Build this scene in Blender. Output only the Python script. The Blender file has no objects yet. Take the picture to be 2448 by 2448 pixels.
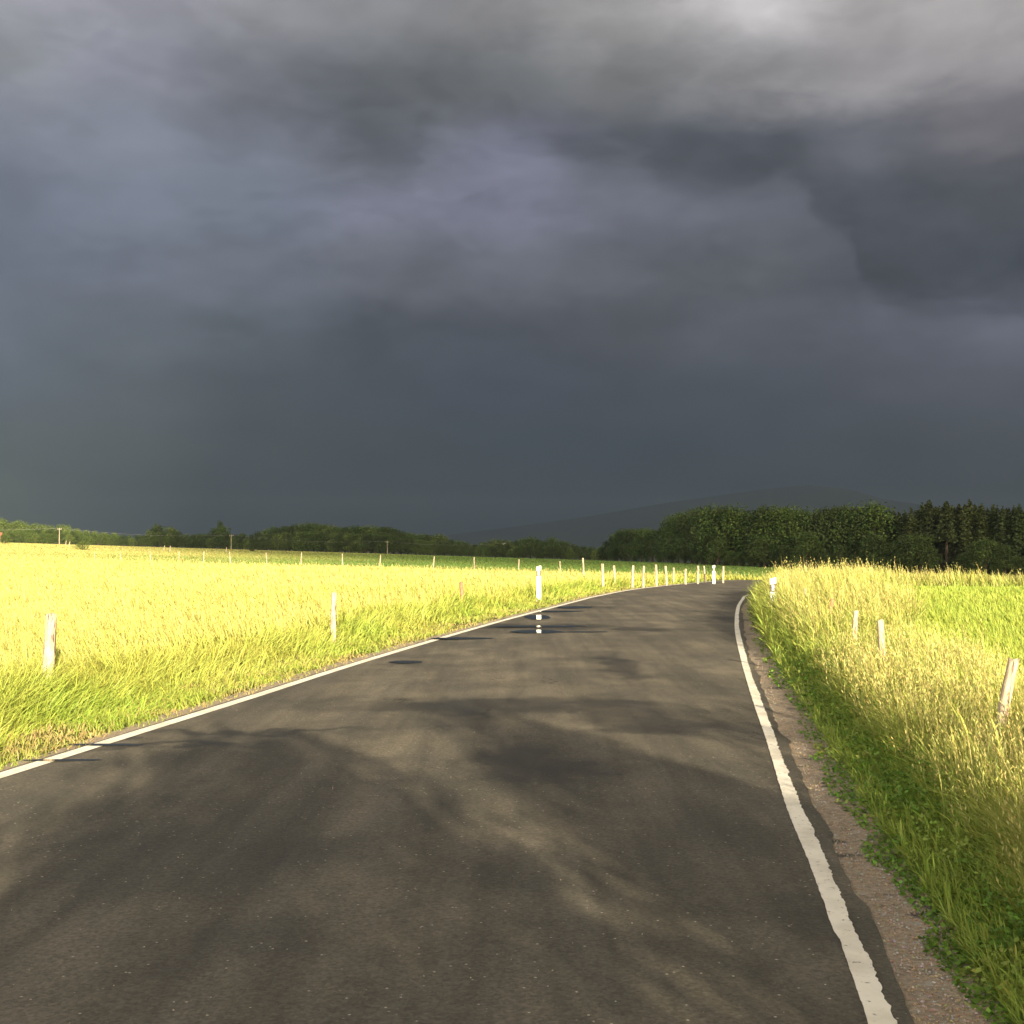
import bpy, bmesh, math, random
import numpy as np
from mathutils import Vector, noise
rng = np.random.default_rng(7); random.seed(7)
R = math.radians
scene = bpy.context.scene
COL = scene.collection

# ------------------------------------------------------------------ camera
F, CX, CY, HZ, CAMH = 2800.0, 1224.0, 1224.0, 1310.0, 1.5
PITCH = math.atan((HZ - CY) / F)
cd = bpy.data.cameras.new("camera"); cam = bpy.data.objects.new("camera", cd); COL.objects.link(cam)
cam.location = (0, 0, CAMH); cam.rotation_euler = (math.pi/2 + PITCH, 0, 0)
cd.sensor_width = 36; cd.lens = F / 2448 * 36; cd.clip_start = 0.05; cd.clip_end = 40000
scene.camera = cam

# ------------------------------------------------------------------ light and exposure
SUN_EL, SUN_AZ = R(12.5), R(160)            # azimuth clockwise from +Y: behind the camera, to the right
EXPO = 2.33
scene.view_settings.view_transform = 'Standard'; scene.view_settings.look = 'None'
scene.view_settings.exposure = EXPO; scene.view_settings.gamma = 1.0
sd = bpy.data.lights.new("sun", 'SUN'); sun = bpy.data.objects.new("sun", sd); COL.objects.link(sun)
sd.energy = 5.0; sd.angle = R(0.5); sd.color = (1.0, 0.84, 0.56)
to_sun = Vector((math.sin(SUN_AZ)*math.cos(SUN_EL), math.cos(SUN_AZ)*math.cos(SUN_EL), math.sin(SUN_EL)))
sun.rotation_euler = to_sun.to_track_quat('Z', 'Y').to_euler()

# ------------------------------------------------------------------ node helper
class NT:
    def __init__(s, tree): s.t = tree; s.n = tree.nodes; s.l = tree.links
    def node(s, typ, **kw):
        n = s.n.new(typ)
        for k, v in kw.items(): setattr(n, k, v)
        return n
    def put(s, sock, v):
        if isinstance(v, bpy.types.NodeSocket): s.l.new(v, sock)
        elif v is not None: sock.default_value = v
    def math(s, op, a, b=None, c=None, clamp=False):
        n = s.node('ShaderNodeMath', operation=op, use_clamp=clamp)
        s.put(n.inputs[0], a); s.put(n.inputs[1], b); s.put(n.inputs[2], c); return n.outputs[0]
    def mix(s, f, a, b, blend='MIX'):
        n = s.node('ShaderNodeMix', data_type='RGBA', blend_type=blend)
        s.put(n.inputs[0], f); s.put(n.inputs[6], a); s.put(n.inputs[7], b); return n.outputs[2]
    def mapr(s, v, a, b, c=0.0, d=1.0, smooth=True):
        n = s.node('ShaderNodeMapRange', interpolation_type='SMOOTHSTEP' if smooth else 'LINEAR')
        for i, x in enumerate((v, a, b, c, d)): s.put(n.inputs[i], x)
        return n.outputs[0]
    def noise(s, vec, scale, detail=4, rough=.5, dist=0.0, dim='3D'):
        n = s.node('ShaderNodeTexNoise', noise_dimensions=dim)
        if vec is not None: s.l.new(vec, n.inputs['Vector'])
        n.inputs['Scale'].default_value = scale; n.inputs['Detail'].default_value = detail
        n.inputs['Roughness'].default_value = rough; n.inputs['Distortion'].default_value = dist
        return n.outputs[0], n.outputs[1]
    def comb(s, x, y, z=0.0):
        n = s.node('ShaderNodeCombineXYZ'); s.put(n.inputs[0], x); s.put(n.inputs[1], y); s.put(n.inputs[2], z); return n.outputs[0]
    def sep(s, v):
        n = s.node('ShaderNodeSeparateXYZ'); s.put(n.inputs[0], v); return n.outputs
    def ramp(s, v, stops, interp='LINEAR'):
        n = s.node('ShaderNodeValToRGB'); s.put(n.inputs[0], v); cr = n.color_ramp; cr.interpolation = interp
        while len(cr.elements) < len(stops): cr.elements.new(0.5)
        for e, (p, c) in zip(cr.elements, stops): e.position = p; e.color = (*c[:3], 1)
        return n.outputs[0]
def lin(c): return tuple(((v/255)/12.92 if v/255 <= .04045 else ((v/255+.055)/1.055)**2.4) for v in c)

# ------------------------------------------------------------------ world: low sun and added warm clouds behind, storm cloud ahead
world = bpy.data.worlds.new("World"); scene.world = world; world.use_nodes = True
W = NT(world.node_tree); W.n.clear()
tc = W.node('ShaderNodeTexCoord'); gx, gy, gz = W.sep(tc.outputs['Generated'])
az = W.math('ARCTAN2', gx, gy)
el = W.math('ARCSINE', W.math('MINIMUM', W.math('MAXIMUM', gz, -1.0), 1.0))
ae = W.comb(W.math('MULTIPLY', az, 1.0), W.math('MULTIPLY', el, 2.2), 0.0)
_, c1 = W.noise(ae, 4.5, 5, .55, .4); w1x, w1y, _z = W.sep(c1)
_, c2 = W.noise(ae, 16, 5, .6, .3); w2x, w2y, _z = W.sep(c2)
def warp(base, a, ka, b, kb):
    return W.math('ADD', base, W.math('ADD', W.math('MULTIPLY', W.math('SUBTRACT', a, .5), ka), W.math('MULTIPLY', W.math('SUBTRACT', b, .5), kb)))
azw = warp(az, w1x, .06, w2x, .06); elw = warp(el, w1y, .034, w2y, .036)
def px_az(x): return math.atan((x - CX) / F)
def px_el(y, x=CX): return math.atan((HZ - y) / F / math.sqrt(1 + ((x-CX)/F)**2))
xs = [0, 300, 600, 900, 1200, 1500, 1800, 2100, 2448]
rows = [
 (-500, [(172,170,176),(168,168,174),(165,165,168),(162,162,162),(172,170,168),(190,188,185),(205,202,198),(200,196,192),(195,190,186)]),
 (0,    [(166,165,173),(156,156,164),(148,148,152),(138,139,141),(144,143,143),(166,164,162),(206,203,201),(180,176,174),(176,172,169)]),
 (200,  [(146,149,153),(142,144,155),(124,126,134),(104,108,112),(112,115,117),(126,127,127),(146,145,146),(160,157,157),(158,154,154)]),
 (350,  [(130,134,147),(133,138,151),(118,123,135),(98,102,110),(120,122,138),(100,104,112),(90,94,102),(104,106,113),(124,122,127)]),
 (500,  [(118,124,140),(121,128,143),(119,126,140),(128,131,147),(129,131,148),(112,115,127),(98,102,111),(84,88,96),(88,91,98)]),
 (650,  [(112,119,135),(112,118,132),(107,113,124),(106,110,119),(105,108,117),(98,102,109),(94,98,104),(78,82,90),(74,79,87)]),
 (800,  [(105,113,126),(103,110,120),(92,99,107),(80,85,93),(80,85,94),(86,90,97),(90,94,103),(94,98,108),(100,104,116)]),
 (950,  [(98,106,117),(92,99,106),(84,91,97),(75,82,91),(73,79,90),(76,82,91),(81,87,96),(87,91,101),(92,96,106)]),
 (1100, [(100,109,108),(88,97,98),(79,87,90),(73,81,85),(69,78,86),(69,78,87),(73,81,89),(77,85,91),(83,90,96)]),
 (1310, [(138,147,122),(98,107,100),(82,90,88),(72,80,80),(68,76,79),(65,74,79),(66,75,80),(72,79,83),(78,85,88)])]
u = W.mapr(azw, -.6, .6, 0, 1, smooth=False)
prev = None
for yy, cols in reversed(rows):
    c = W.ramp(u, [((px_az(x) + .6)/1.2, lin(cc)) for x, cc in zip(xs, cols)], 'EASE')
    if prev is None: prev = c; pe = px_el(yy)
    else:
        e = px_el(yy); prev = W.mix(W.mapr(elw, pe, e), prev, c); pe = e
# ragged lower edge of the upper cloud deck
edge = [(300,215),(430,275),(560,300),(700,292),(850,335),(935,385),(985,385),(1020,320),(1105,278),(1250,318),(1380,372),(1500,372),(1600,425),(1740,450),
        (1835,432),(1885,418),(1960,492),(2040,560),(2060,640),(2110,700),(2210,738),(2320,728),(2390,752),(2448,748)]
fc = W.node('ShaderNodeFloatCurve'); cv = fc.mapping.curves[0]
pts = [((px_az(x)+.6)/1.2, px_el(y, x)/.5) for x, y in edge]
cv.points[0].location = (0, pts[0][1]); cv.points[1].location = (1, pts[-1][1])
for p in pts: cv.points.new(*p)
fc.mapping.update()
_, c3 = W.noise(ae, 38, 4, .6); w3x, w3y, _z = W.sep(c3); az3 = W.math('ADD', warp(az, w1x, .01, w2x, .035), W.math('MULTIPLY', W.math('SUBTRACT', w3x, .5), .012)); el3 = W.math('ADD', warp(el, w1y, .01, w2y, .030), W.math('MULTIPLY', W.math('SUBTRACT', w3y, .5), .010))
W.put(fc.inputs['Value'], W.mapr(az3, -.6, .6, 0, 1, smooth=False))
dif = W.math('SUBTRACT', el3, W.math('MULTIPLY', fc.outputs[0], .5))
soft = W.mapr(az, -.1, .25, .020, .015)
up = W.mapr(W.math('DIVIDE', dif, soft), -1, 1)
fall = W.mapr(dif, .0, .075, 1, 0)
amt = W.math('MULTIPLY', W.math('MULTIPLY', up, fall), W.mapr(az, -.33, -.2, 0, 1))
amt = W.math('MULTIPLY', amt, W.mapr(w2x, .3, .7, .13, .26))
below = W.math('MULTIPLY', W.math('MULTIPLY', W.math('SUBTRACT', 1.0, up), W.mapr(dif, -.06, 0, 0, 1)), W.math('MULTIPLY', W.mapr(az, -.33, -.2, 0, 1), .12))
n3, _ = W.noise(ae, 9, 5, .55, .2); n4, _ = W.noise(ae, 2.6, 3, .5, .3)
lum = W.math('MULTIPLY', W.math('ADD', W.math('SUBTRACT', 1.0, amt), below),
             W.math('MULTIPLY', W.mapr(n3, .25, .75, .91, 1.09, False), W.mapr(n4, .2, .8, .95, 1.05, False)))
n6, _ = W.noise(ae, 5.5, 7, .52, .35); n7, _ = W.noise(ae, 14, 6, .55, .2); hi_ = W.mapr(el, .04, .22)
puff = W.math('ADD', W.mapr(n6, .455, .56, -.065, .055), W.mapr(n7, .44, .58, -.035, .03))
lum = W.math('MULTIPLY', lum, W.math('ADD', 1.0, W.math('MULTIPLY', puff, hi_)))
lum = W.math('MULTIPLY', lum, W.mapr(el, .14, .34, 1.0, .90)); storm = W.mix(1.0, prev, W.comb(lum, lum, W.math('MULTIPLY', lum, 1.03)), 'MULTIPLY')
bg1 = W.node('ShaderNodeBackground'); W.put(bg1.inputs[0], storm); bg1.inputs[1].default_value = 1.27 / 2**EXPO
sky = W.node('ShaderNodeTexSky', sky_type='NISHITA', sun_disc=False); sky.sun_elevation = SUN_EL; sky.sun_rotation = SUN_AZ
sky.air_density = 1.2; sky.dust_density = 2.0
bg2 = W.node('ShaderNodeBackground'); bg2.inputs[1].default_value = 0.11
nb_, _ = W.noise(tc.outputs['Generated'], 2.2, 6, .6, .5)
W.put(bg2.inputs[0], W.mix(W.mapr(nb_, .42, .58), sky.outputs[0], (6.2, 5.0, 3.6, 1)))  # unseen warm cloud patches, added to lift and warm the ambient light
mx = W.node('ShaderNodeMixShader')
W.put(mx.inputs[0], W.mapr(gy, -.25, .25)); W.l.new(bg2.outputs[0], mx.inputs[1]); W.l.new(bg1.outputs[0], mx.inputs[2])
wo = W.node('ShaderNodeOutputWorld'); W.l.new(mx.outputs[0], wo.inputs[0])

# ------------------------------------------------------------------ object helpers
def tag(o, label=None, cat=None, group=None, kind=None):
    if label: o['label'] = label
    if cat: o['category'] = cat
    if group: o['group'] = group
    if kind: o['kind'] = kind
    return o
def link(name, me, m=None, parent=None):
    o = bpy.data.objects.new(name, me); COL.objects.link(o)
    if m and me: me.materials.append(m)
    if parent: o.parent = parent
    return o
def empty(name, loc=(0,0,0), rz=0.0):
    o = bpy.data.objects.new(name, None); COL.objects.link(o); o.location = loc; o.rotation_euler = (0,0,rz); o.empty_display_size = .2; return o
def dup(root, loc, rz=0.0, scale=None, label=None):
    r = root.copy(); COL.objects.link(r); r.location = loc; r.rotation_euler = (0,0,rz)
    if scale: r.scale = scale
    if label: r['label'] = label
    for ch in root.children:
        c = ch.copy(); COL.objects.link(c); c.parent = r
        for g in ch.children:
            d = g.copy(); COL.objects.link(d); d.parent = c
    return r
def np_mesh(name, verts, faces, col=None, smooth=False):
    """verts (N,3); faces (M,k) all the same k; col (N,3)"""
    me = bpy.data.meshes.new(name); n, (m, k) = len(verts), faces.shape
    me.vertices.add(n); me.vertices.foreach_set('co', np.ascontiguousarray(verts, dtype=np.float32).ravel())
    me.loops.add(m*k); me.loops.foreach_set('vertex_index', np.ascontiguousarray(faces, dtype=np.int32).ravel())
    me.polygons.add(m); me.polygons.foreach_set('loop_start', np.arange(0, m*k, k, dtype=np.int32))
    me.polygons.foreach_set('loop_total', np.full(m, k, dtype=np.int32))
    me.polygons.foreach_set('use_smooth', np.full(m, smooth, dtype=bool))
    me.update(calc_edges=True)
    if col is not None:
        a = me.attributes.new('tint', 'FLOAT_COLOR', 'POINT')
        a.data.foreach_set('color', np.concatenate([col, np.ones((n,1))], 1).astype(np.float32).ravel())
    return me
def mat(name):
    m = bpy.data.materials.new(name); m.use_nodes = True; t = NT(m.node_tree); t.n.clear()
    out = t.node('ShaderNodeOutputMaterial'); p = t.node('ShaderNodeBsdfPrincipled'); t.l.new(p.outputs[0], out.inputs[0])
    t.p = p; t.out = out; p.inputs['Roughness'].default_value = .8; p.inputs['Specular IOR Level'].default_value = .3
    return m, t
def wpos(t): return t.node('ShaderNodeNewGeometry').outputs['Position']
def bump(t, h, strength, dist):
    b = t.node('ShaderNodeBump'); b.inputs['Strength'].default_value = strength; b.inputs['Distance'].default_value = dist
    t.put(b.inputs['Height'], h); t.l.new(b.outputs[0], t.p.inputs['Normal'])
def cmul(t, c, f):
    return t.mix(1.0, c, t.comb(f, f, f), 'MULTIPLY')

# ------------------------------------------------------------------ terrain
def sstep(a, b, x):
    t = np.clip((x-a)/(b-a), 0, 1); return t*t*(3-2*t)
def H(x, y):
    x = np.asarray(x, float); y = np.asarray(y, float)
    yy = np.clip(y, 1, 1500)
    t = np.clip(x/np.maximum(yy, 20), -.62, .55)
    s = -.0095 - .0327*t
    z = s*np.maximum(0, yy-35) + 1.5*sstep(60, 400, yy)
    z = z + 0.10*sstep(70, 140, yy)*np.sin(x*.05+1)*np.sin(yy*.031)
    return z
def at(px, py, lift=0.0):
    """ground point seen at a pixel of the photograph"""
    dx, dz = (px-CX)/F, -(py-CY)/F
    d = (dx, math.cos(PITCH) - dz*math.sin(PITCH), math.sin(PITCH) + dz*math.cos(PITCH))
    lo, hi = 1.0, 900.0; s = lo; prevs = lo
    while s < hi:
        if CAMH + d[2]*s < H(d[0]*s, d[1]*s) + lift: break
        prevs = s; s *= 1.02
    a, b = prevs, s
    for _ in range(30):
        m = (a+b)/2
        if CAMH + d[2]*m < H(d[0]*m, d[1]*m) + lift: b = m
        else: a = m
    return np.array((d[0]*b, d[1]*b))
def spot(px, Y):
    """x of a pixel column at depth Y, on the ground"""
    x = (px-CX)/F*Y; return (x, Y, float(H(x, Y)))

def catmull(P, step=.4):
    P = np.array(P, float); P = np.vstack([2*P[0]-P[1], P, 2*P[-1]-P[-2]]); out = []
    for i in range(1, len(P)-2):
        n = max(2, int(np.linalg.norm(P[i+1]-P[i])/step)); t = np.linspace(0, 1, n, endpoint=False)[:, None]
        a, b, c, d = P[i-1], P[i], P[i+1], P[i+2]
        out.append(.5*((2*b)+(-a+c)*t+(2*a-5*b+4*c-d)*t**2+(-a+3*b-3*c+d)*t**3))
    out.append(P[-2][None]); return np.vstack(out)
Lp = [at(*p) for p in [(0,1864),(300,1768),(600,1673),(900,1576),(1200,1487),(1410,1431),(1520,1410),(1647,1396),(1764,1388)]]
Rp = [at(*p) for p in [(2102,2448),(2019,2242),(1961,2087),(1895,1932),(1845,1777),(1812,1687),(1779,1582),(1762,1505),(1764,1458),(1774,1437),(1791,1424)]]
dL = (Lp[1]-Lp[0]); dL /= np.linalg.norm(dL); dR = (Rp[2]-Rp[0]); dR /= np.linalg.norm(dR)
Lp = [Lp[0]-dL*40, Lp[0]-dL*20, Lp[0]-dL*8] + Lp + [Lp[-1]+np.array((7,3.4)), Lp[-1]+np.array((20,8)), Lp[-1]+np.array((60,20))]
Rp = [Rp[0]-dL*38, Rp[0]-dL*18, Rp[0]-dL*6] + Rp + [Rp[-1]+np.array(q) for q in ((2.0,5.2),(5.0,10.2),(9.5,15.0),(16.0,19.5),(28,25),(66,38))]
LL = catmull(Lp); RR = catmull(Rp)
def sdist(P, line, left):
    """signed distance of points to a road edge; positive away from the road"""
    line = COARSE[left]; out = np.empty(len(P)); A = line[:-1]; D = line[1:]-A; L2 = (D**2).sum(1)
    for i in range(0, len(P), 20000):
        Q = P[i:i+20000]; V = Q[:, None]-A[None]
        t = np.clip((V*D).sum(2)/L2, 0, 1); E = V - t[..., None]*D; d2 = (E**2).sum(2); k = d2.argmin(1); r = np.arange(len(Q))
        cr = D[k, 0]*V[r, k, 1] - D[k, 1]*V[r, k, 0]
        out[i:i+20000] = np.sqrt(d2[r, k])*np.sign(cr)*(1 if left else -1)
    return out
def normals(line):
    T = np.gradient(line, axis=0); T /= np.linalg.norm(T, axis=1)[:, None]; return np.stack([-T[:, 1], T[:, 0]], 1)  # to the left
def resample(line, n):
    s = np.r_[0, np.cumsum(np.linalg.norm(np.diff(line, axis=0), axis=1))]; q = np.linspace(0, s[-1], n)
    return np.stack([np.interp(q, s, line[:, 0]), np.interp(q, s, line[:, 1])], 1)
def fnoise(P, sc, seed=0.0):
    """cheap smooth pseudo noise -1..1, vectorised"""
    x, y = P[:, 0]*sc, P[:, 1]*sc; v = 0
    for k, (a, b, c) in enumerate(((1, .7, 0), (-.6, 1.3, 1.7), (1.9, -1.1, 3.1), (-2.3, -1.7, 5.2), (3.1, 2.9, .4))):
        v = v + np.sin(a*x + b*y + c + seed + 1.3*np.sin(.7*b*x - .9*a*y + seed*2.1 + k))/(1+k*.45)
    return v/2.6

COARSE = {True: resample(LL, 130), False: resample(RR, 130)}
# ground sheet: fine near, coarse to the horizon
ys = np.unique(np.round(np.concatenate([-np.geomspace(2, 8800, 28)[::-1], np.linspace(-1.5, 70, 150), np.geomspace(71, 8900, 110)]), 3))
xsg = np.unique(np.round(np.concatenate([-np.geomspace(14, 8900, 60), np.linspace(-13.5, 22, 72), np.geomspace(22.6, 8900, 60)]), 3))
GX, GY = np.meshgrid(xsg, ys); GZ = H(GX, GY)
P2 = np.stack([GX.ravel(), GY.ravel()], 1)
near = (np.abs(P2[:, 0]) < 40) & (P2[:, 1] > -60) & (P2[:, 1] < 120)
a_ = np.full(len(P2), 50.0); b_ = np.full(len(P2), 50.0)
a_[near] = sdist(P2[near], LL, True); b_[near] = sdist(P2[near], RR, False)
z = GZ.ravel()
inside = (a_ < .9) & (b_ < 1.2)
z = z - np.where(near & inside, .05, 0)
ux = near & (b_ > 1.2); z = z + np.where(ux, .10*sstep(1.2, 2.4, b_)*(1-sstep(30, 60, P2[:, 1])), 0)
nx, ny = len(xsg), len(ys); idx = np.arange(nx*ny).reshape(ny, nx)
faces = np.stack([idx[:-1, :-1], idx[:-1, 1:], idx[1:, 1:], idx[1:, :-1]], -1).reshape(-1, 4)
m_ground, t = mat("meadow_soil")
p = wpos(t); n1, _ = t.noise(p, .35, 5, .6); n2, _ = t.noise(p, .02, 5, .6); n5, _ = t.noise(p, 6, 4, .7)
c = t.mix(t.mapr(n1, .35, .65), (.10, .13, .025, 1), (.17, .16, .04, 1))
far = t.mix(t.mapr(n2, .42, .58), (.16, .21, .05, 1), (.27, .27, .08, 1))
px_, py_, pz_ = t.sep(p)
c = t.mix(t.mapr(py_, 80, 150), c, far)
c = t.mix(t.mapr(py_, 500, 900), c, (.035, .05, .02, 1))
t.put(t.p.inputs['Base Color'], cmul(t, c, t.mapr(n5, .2, .8, .75, 1.2, False)))
bump(t, t.math('ADD', n5, n1), .6, .3)
g = link("ground", np_mesh("ground", np.stack([P2[:, 0], P2[:, 1], z], 1), faces, smooth=True), m_ground); tag(g, kind='structure')

# ------------------------------------------------------------------ road
def strip(name, A, B, zoff, m, nacross=1, crown=0.0):
    n = len(A); vs = []; 
    for k in range(nacross+1):
        f = k/nacross; Q = A*(1-f)+B*f
        vs.append(np.stack([Q[:, 0], Q[:, 1], H(Q[:, 0], Q[:, 1]) + zoff + crown*4*f*(1-f)], 1))
    V = np.concatenate(vs); fs = []
    for k in range(nacross):
        i = np.arange(n-1); fs.append(np.stack([k*n+i, (k+1)*n+i, (k+1)*n+i+1, k*n+i+1], 1))
    return tag(link(name, np_mesh(name, V, np.concatenate(fs), smooth=True), m), kind='structure')

damp = [ ((1285,1504), 1.3, .7), ((1385,1455), .8, .8),  # damp stains on the asphalt: px, py, half width px-m, half length m
 ((1480,1712), .6, 1.0), ((1560,1745), .55, .5), ((1360,1705), .85, .5), ((1290,1850), .5, .55), ((1180,1690), .7, .45), ((1240,1830), .36, .5), ((1060,1700),.8,.5), ((1480,1600),.22,1.8),
 ((1210,1500),.5,.9),((1330,1505),.6,1.2),((1540,1510),.6,.6),((600,1760),1.0,.12),((960,1590),.25,.35),((420,1790),.7,.14),((1000,1480),.4,.5)]
m_road, t = mat("worn_asphalt")
p = wpos(t); X_, Y_, Z_ = t.sep(p)
_, wc = t.noise(p, 1.7, 5, .6); wx, wy, _q = t.sep(wc)
Xw = t.math('ADD', X_, t.math('MULTIPLY', t.math('SUBTRACT', wx, .5), .9)); Yw = t.math('ADD', Y_, t.math('MULTIPLY', t.math('SUBTRACT', wy, .5), 1.6))
wet = None
for (q, rx, ry) in damp:
    c0 = at(*q); ex = t.math('DIVIDE', t.math('SUBTRACT', Xw, float(c0[0])), rx); ey = t.math('DIVIDE', t.math('SUBTRACT', Yw, float(c0[1])), ry)
    r2 = t.math('SQRT', t.math('ADD', t.math('MULTIPLY', ex, ex), t.math('MULTIPLY', ey, ey)))
    w = t.mapr(r2, 1.4, .45); wet = w if wet is None else t.math('MAXIMUM', wet, w)
nb, _ = t.noise(p, .8, 6, .6, .3)
sv = t.node('ShaderNodeMapping'); sv.inputs['Scale'].default_value = (1.0, .22, 1); sv.inputs['Rotation'].default_value = (0, 0, R(11)); t.l.new(p, sv.inputs['Vector'])
ns, _ = t.noise(sv.outputs[0], 1.6, 5, .55)
nf, _ = t.noise(p, 55, 4, .75); ng, _ = t.noise(p, 190, 2, .6)
base = t.mix(t.mapr(nb, .35, .65), (.078, .071, .058, 1), (.142, .126, .100, 1))
base = t.mix(t.mapr(ns, .38, .62, 0, .6), base, (.066, .062, .054, 1))
sw = t.node('ShaderNodeMapping'); sw.inputs['Scale'].default_value = (2.6, .16, 1); sw.inputs['Rotation'].default_value = (0, 0, R(-9)); t.l.new(p, sw.inputs['Vector'])
nw, _ = t.noise(sw.outputs[0], 1.3, 5, .6); base = cmul(t, base, t.mapr(nw, .32, .68, .80, 1.20))
base = cmul(t, base, t.mapr(nf, .3, .7, .72, 1.28, False)); 
vo = t.node('ShaderNodeTexVoronoi'); t.l.new(p, vo.inputs['Vector']); vo.inputs['Scale'].default_value = 75
vcol = t.sep(vo.outputs['Color'])[0]
base = cmul(t, base, t.mapr(vcol, 0, 1, .78, 1.22, False))
stone = t.math('MULTIPLY', t.math('GREATER_THAN', vcol, .988), t.mapr(vo.outputs['Distance'], .45, .25))
base = t.mix(stone, base, (.42, .38, .32, 1))
# crack network, sparse
vc = t.node('ShaderNodeTexVoronoi', feature='DISTANCE_TO_EDGE'); t.l.new(t.comb(Xw, Yw, 0.0), vc.inputs['Vector']); vc.inputs['Scale'].default_value = .45
nk, _ = t.noise(p, .6, 2)
crack = t.math('MULTIPLY', t.mapr(vc.outputs['Distance'], .006, .001), t.mapr(nk, .58, .64))
base = cmul(t, base, t.math('SUBTRACT', 1.0, t.math('MULTIPLY', crack, .6)))
base = cmul(t, base, t.mapr(wet, 0, 1, 1.0, .46, False))
t.put(t.p.inputs['Base Color'], base)
t.put(t.p.inputs['Roughness'], t.math('SUBTRACT', t.mapr(nb, .3, .7, .62, .75, False), t.math('MULTIPLY', wet, .2)))
t.p.inputs['Specular IOR Level'].default_value = .35
bump(t, t.math('ADD', t.math('ADD', nf, t.math('MULTIPLY', vcol, .5)), t.math('MULTIPLY', crack, -2)), .55, .008)

def smoothn(a, k): return np.convolve(a, np.ones(k)/k, 'same')
NL = 1600
La, Ra = resample(LL, NL), resample(RR, NL)
nLa, nRa = normals(La), normals(Ra)
s_ = np.arange(NL)
rag = lambda A, amp, sc, sd: amp*(fnoise(A, sc, sd)*.6 + fnoise(A, sc*4.3, sd+2)*.4)
fine_ = lambda A, amp: amp*rng.uniform(-1, 1, len(A))
strip("road", La + nLa*(.11 + rag(La, .02, 1.5, 1))[:, None], Ra - nRa*(.11 + np.clip(rag(Ra, .075, .6, 2), -.04, .2) + rag(Ra, .018, 5, 4) + smoothn(rng.normal(0, 1, NL), 3)*.008)[:, None], .02, m_road, 14, .03)

m_line, t = mat("road_paint")
p = wpos(t); n1, _ = t.noise(p, 30, 5, .7); n2, _ = t.noise(p, 3, 4, .6)
c = t.mix(t.mapr(n2, .4, .7), (.84, .80, .72, 1), (.66, .62, .54, 1))
c = t.mix(t.mapr(n1, .59, .68), c, (.26, .23, .19, 1)); t.put(t.p.inputs['Base Color'], c); t.p.inputs['Roughness'].default_value = .7
bump(t, n1, .3, .004)
def cumline(line, step):
    L = np.linalg.norm(np.diff(line, axis=0), axis=1).sum(); return resample(line, int(L/step))
Lf = cumline(LL, .09); Rf = cumline(RR, .02)
nLf, nRf = normals(Lf), normals(Rf)
def crownz(name, A, B, zo, m):   # painted line riding on the road surface
    return strip(name, A, B, zo, m, 1)
e1 = rng.normal(0, 1, len(Rf))*.0025 + smoothn(rng.normal(0, 1, len(Rf)), 4)*.006 + smoothn(rng.normal(0, 1, len(Rf)), 90)*.035
e2 = smoothn(rng.normal(0, 1, len(Rf)), 3)*.002
strip("edge_line", Lf + nLf*.06, Lf - nLf*.06, .0275, m_line)
ex = 0.06
strip("edge_line", Rf - nRf*(.042 + e1)[:, None], Rf + nRf*(.042 + e2)[:, None], .0275, m_line)

m_grit, t = mat("verge_grit")
p = wpos(t); n1, _ = t.noise(p, 40, 5, .75); n2, _ = t.noise(p, 2.2, 5, .65); n3_, _ = t.noise(p, 9, 4, .6)
c = t.mix(t.mapr(n1, .3, .7), (.21, .17, .13, 1), (.42, .35, .275, 1))
c = t.mix(t.mapr(n2, .57, .64), c, (.085, .08, .075, 1))
c = t.mix(t.math('MULTIPLY', t.mapr(n3_, .62, .68), .8), c, (.36, .35, .33, 1))
t.put(t.p.inputs['Base Color'], c); bump(t, n1, .8, .02)
strip("gravel_shoulder", Ra - nRa*.02, Ra - nRa*(.95 + rag(Ra, .1, .8, 5))[:, None], .012, m_grit, 2)
strip("gravel_shoulder", La + nLa*(.30 + rag(La, .10, .5, 9))[:, None], La + nLa*.0, .012, m_grit, 2)

# puddles lying in the worn wheel track and by the left line
m_water, t = mat("puddle_water")
t.p.inputs['Base Color'].default_value = (.02, .02, .018, 1); t.p.inputs['Roughness'].default_value = .035
t.p.inputs['Specular IOR Level'].default_value = .6
p = wpos(t); n1, _ = t.noise(p, 14, 2, .5); bump(t, n1, .12, .002)
def puddle(px, py, hw, hd, label):
    c0 = at(px, py); n = 40; vs = [(0, 0)]
    for i in range(n):
        a = 2*math.pi*i/n; r = 1 + .28*noise.noise((math.cos(a)*1.3+px, math.sin(a)*1.3, .3)) + .12*noise.noise((math.cos(a)*5+px, math.sin(a)*5, 1))
        vs.append((math.cos(a)*hw*r, math.sin(a)*hd*r))
    x0, y0 = float(c0[0]), float(c0[1])
    P = np.array([(x0+a, y0+b) for a, b in vs]); A = sdist(P, LL, True); B = sdist(P, RR, False); 
    f = np.clip(-A/np.maximum(.1, -A-B), 0, 1); zc = float(np.max(.02 + .03*4*f*(1-f))) + .004
    V = [(q[0], q[1], float(H(x0, y0)) + zc) for q in P]
    me = bpy.data.meshes.new("puddle"); me.from_pydata(V, [], [(0, i+1, (i+1) % n + 1) for i in range(n)]); me.update()
    o = link("puddle", me, m_water); tag(o, label, kind='structure')
for a in [(1287,1480,.27,.85,'wet patch'),(1285,1504,.9,.24,'wet patch'),(1282,1517,.45,.42,'wet patch'),(1100,1532,.5,.20,''),(1375,1456,.42,.5,''),(1340,1466,.5,.3,''),
          (970,1590,.20,.16,''),(150,1828,.32,.035,''),(250,1790,.3,.05,''),(1400,1518,.35,.12,'')]:
    puddle(*a)
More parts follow.
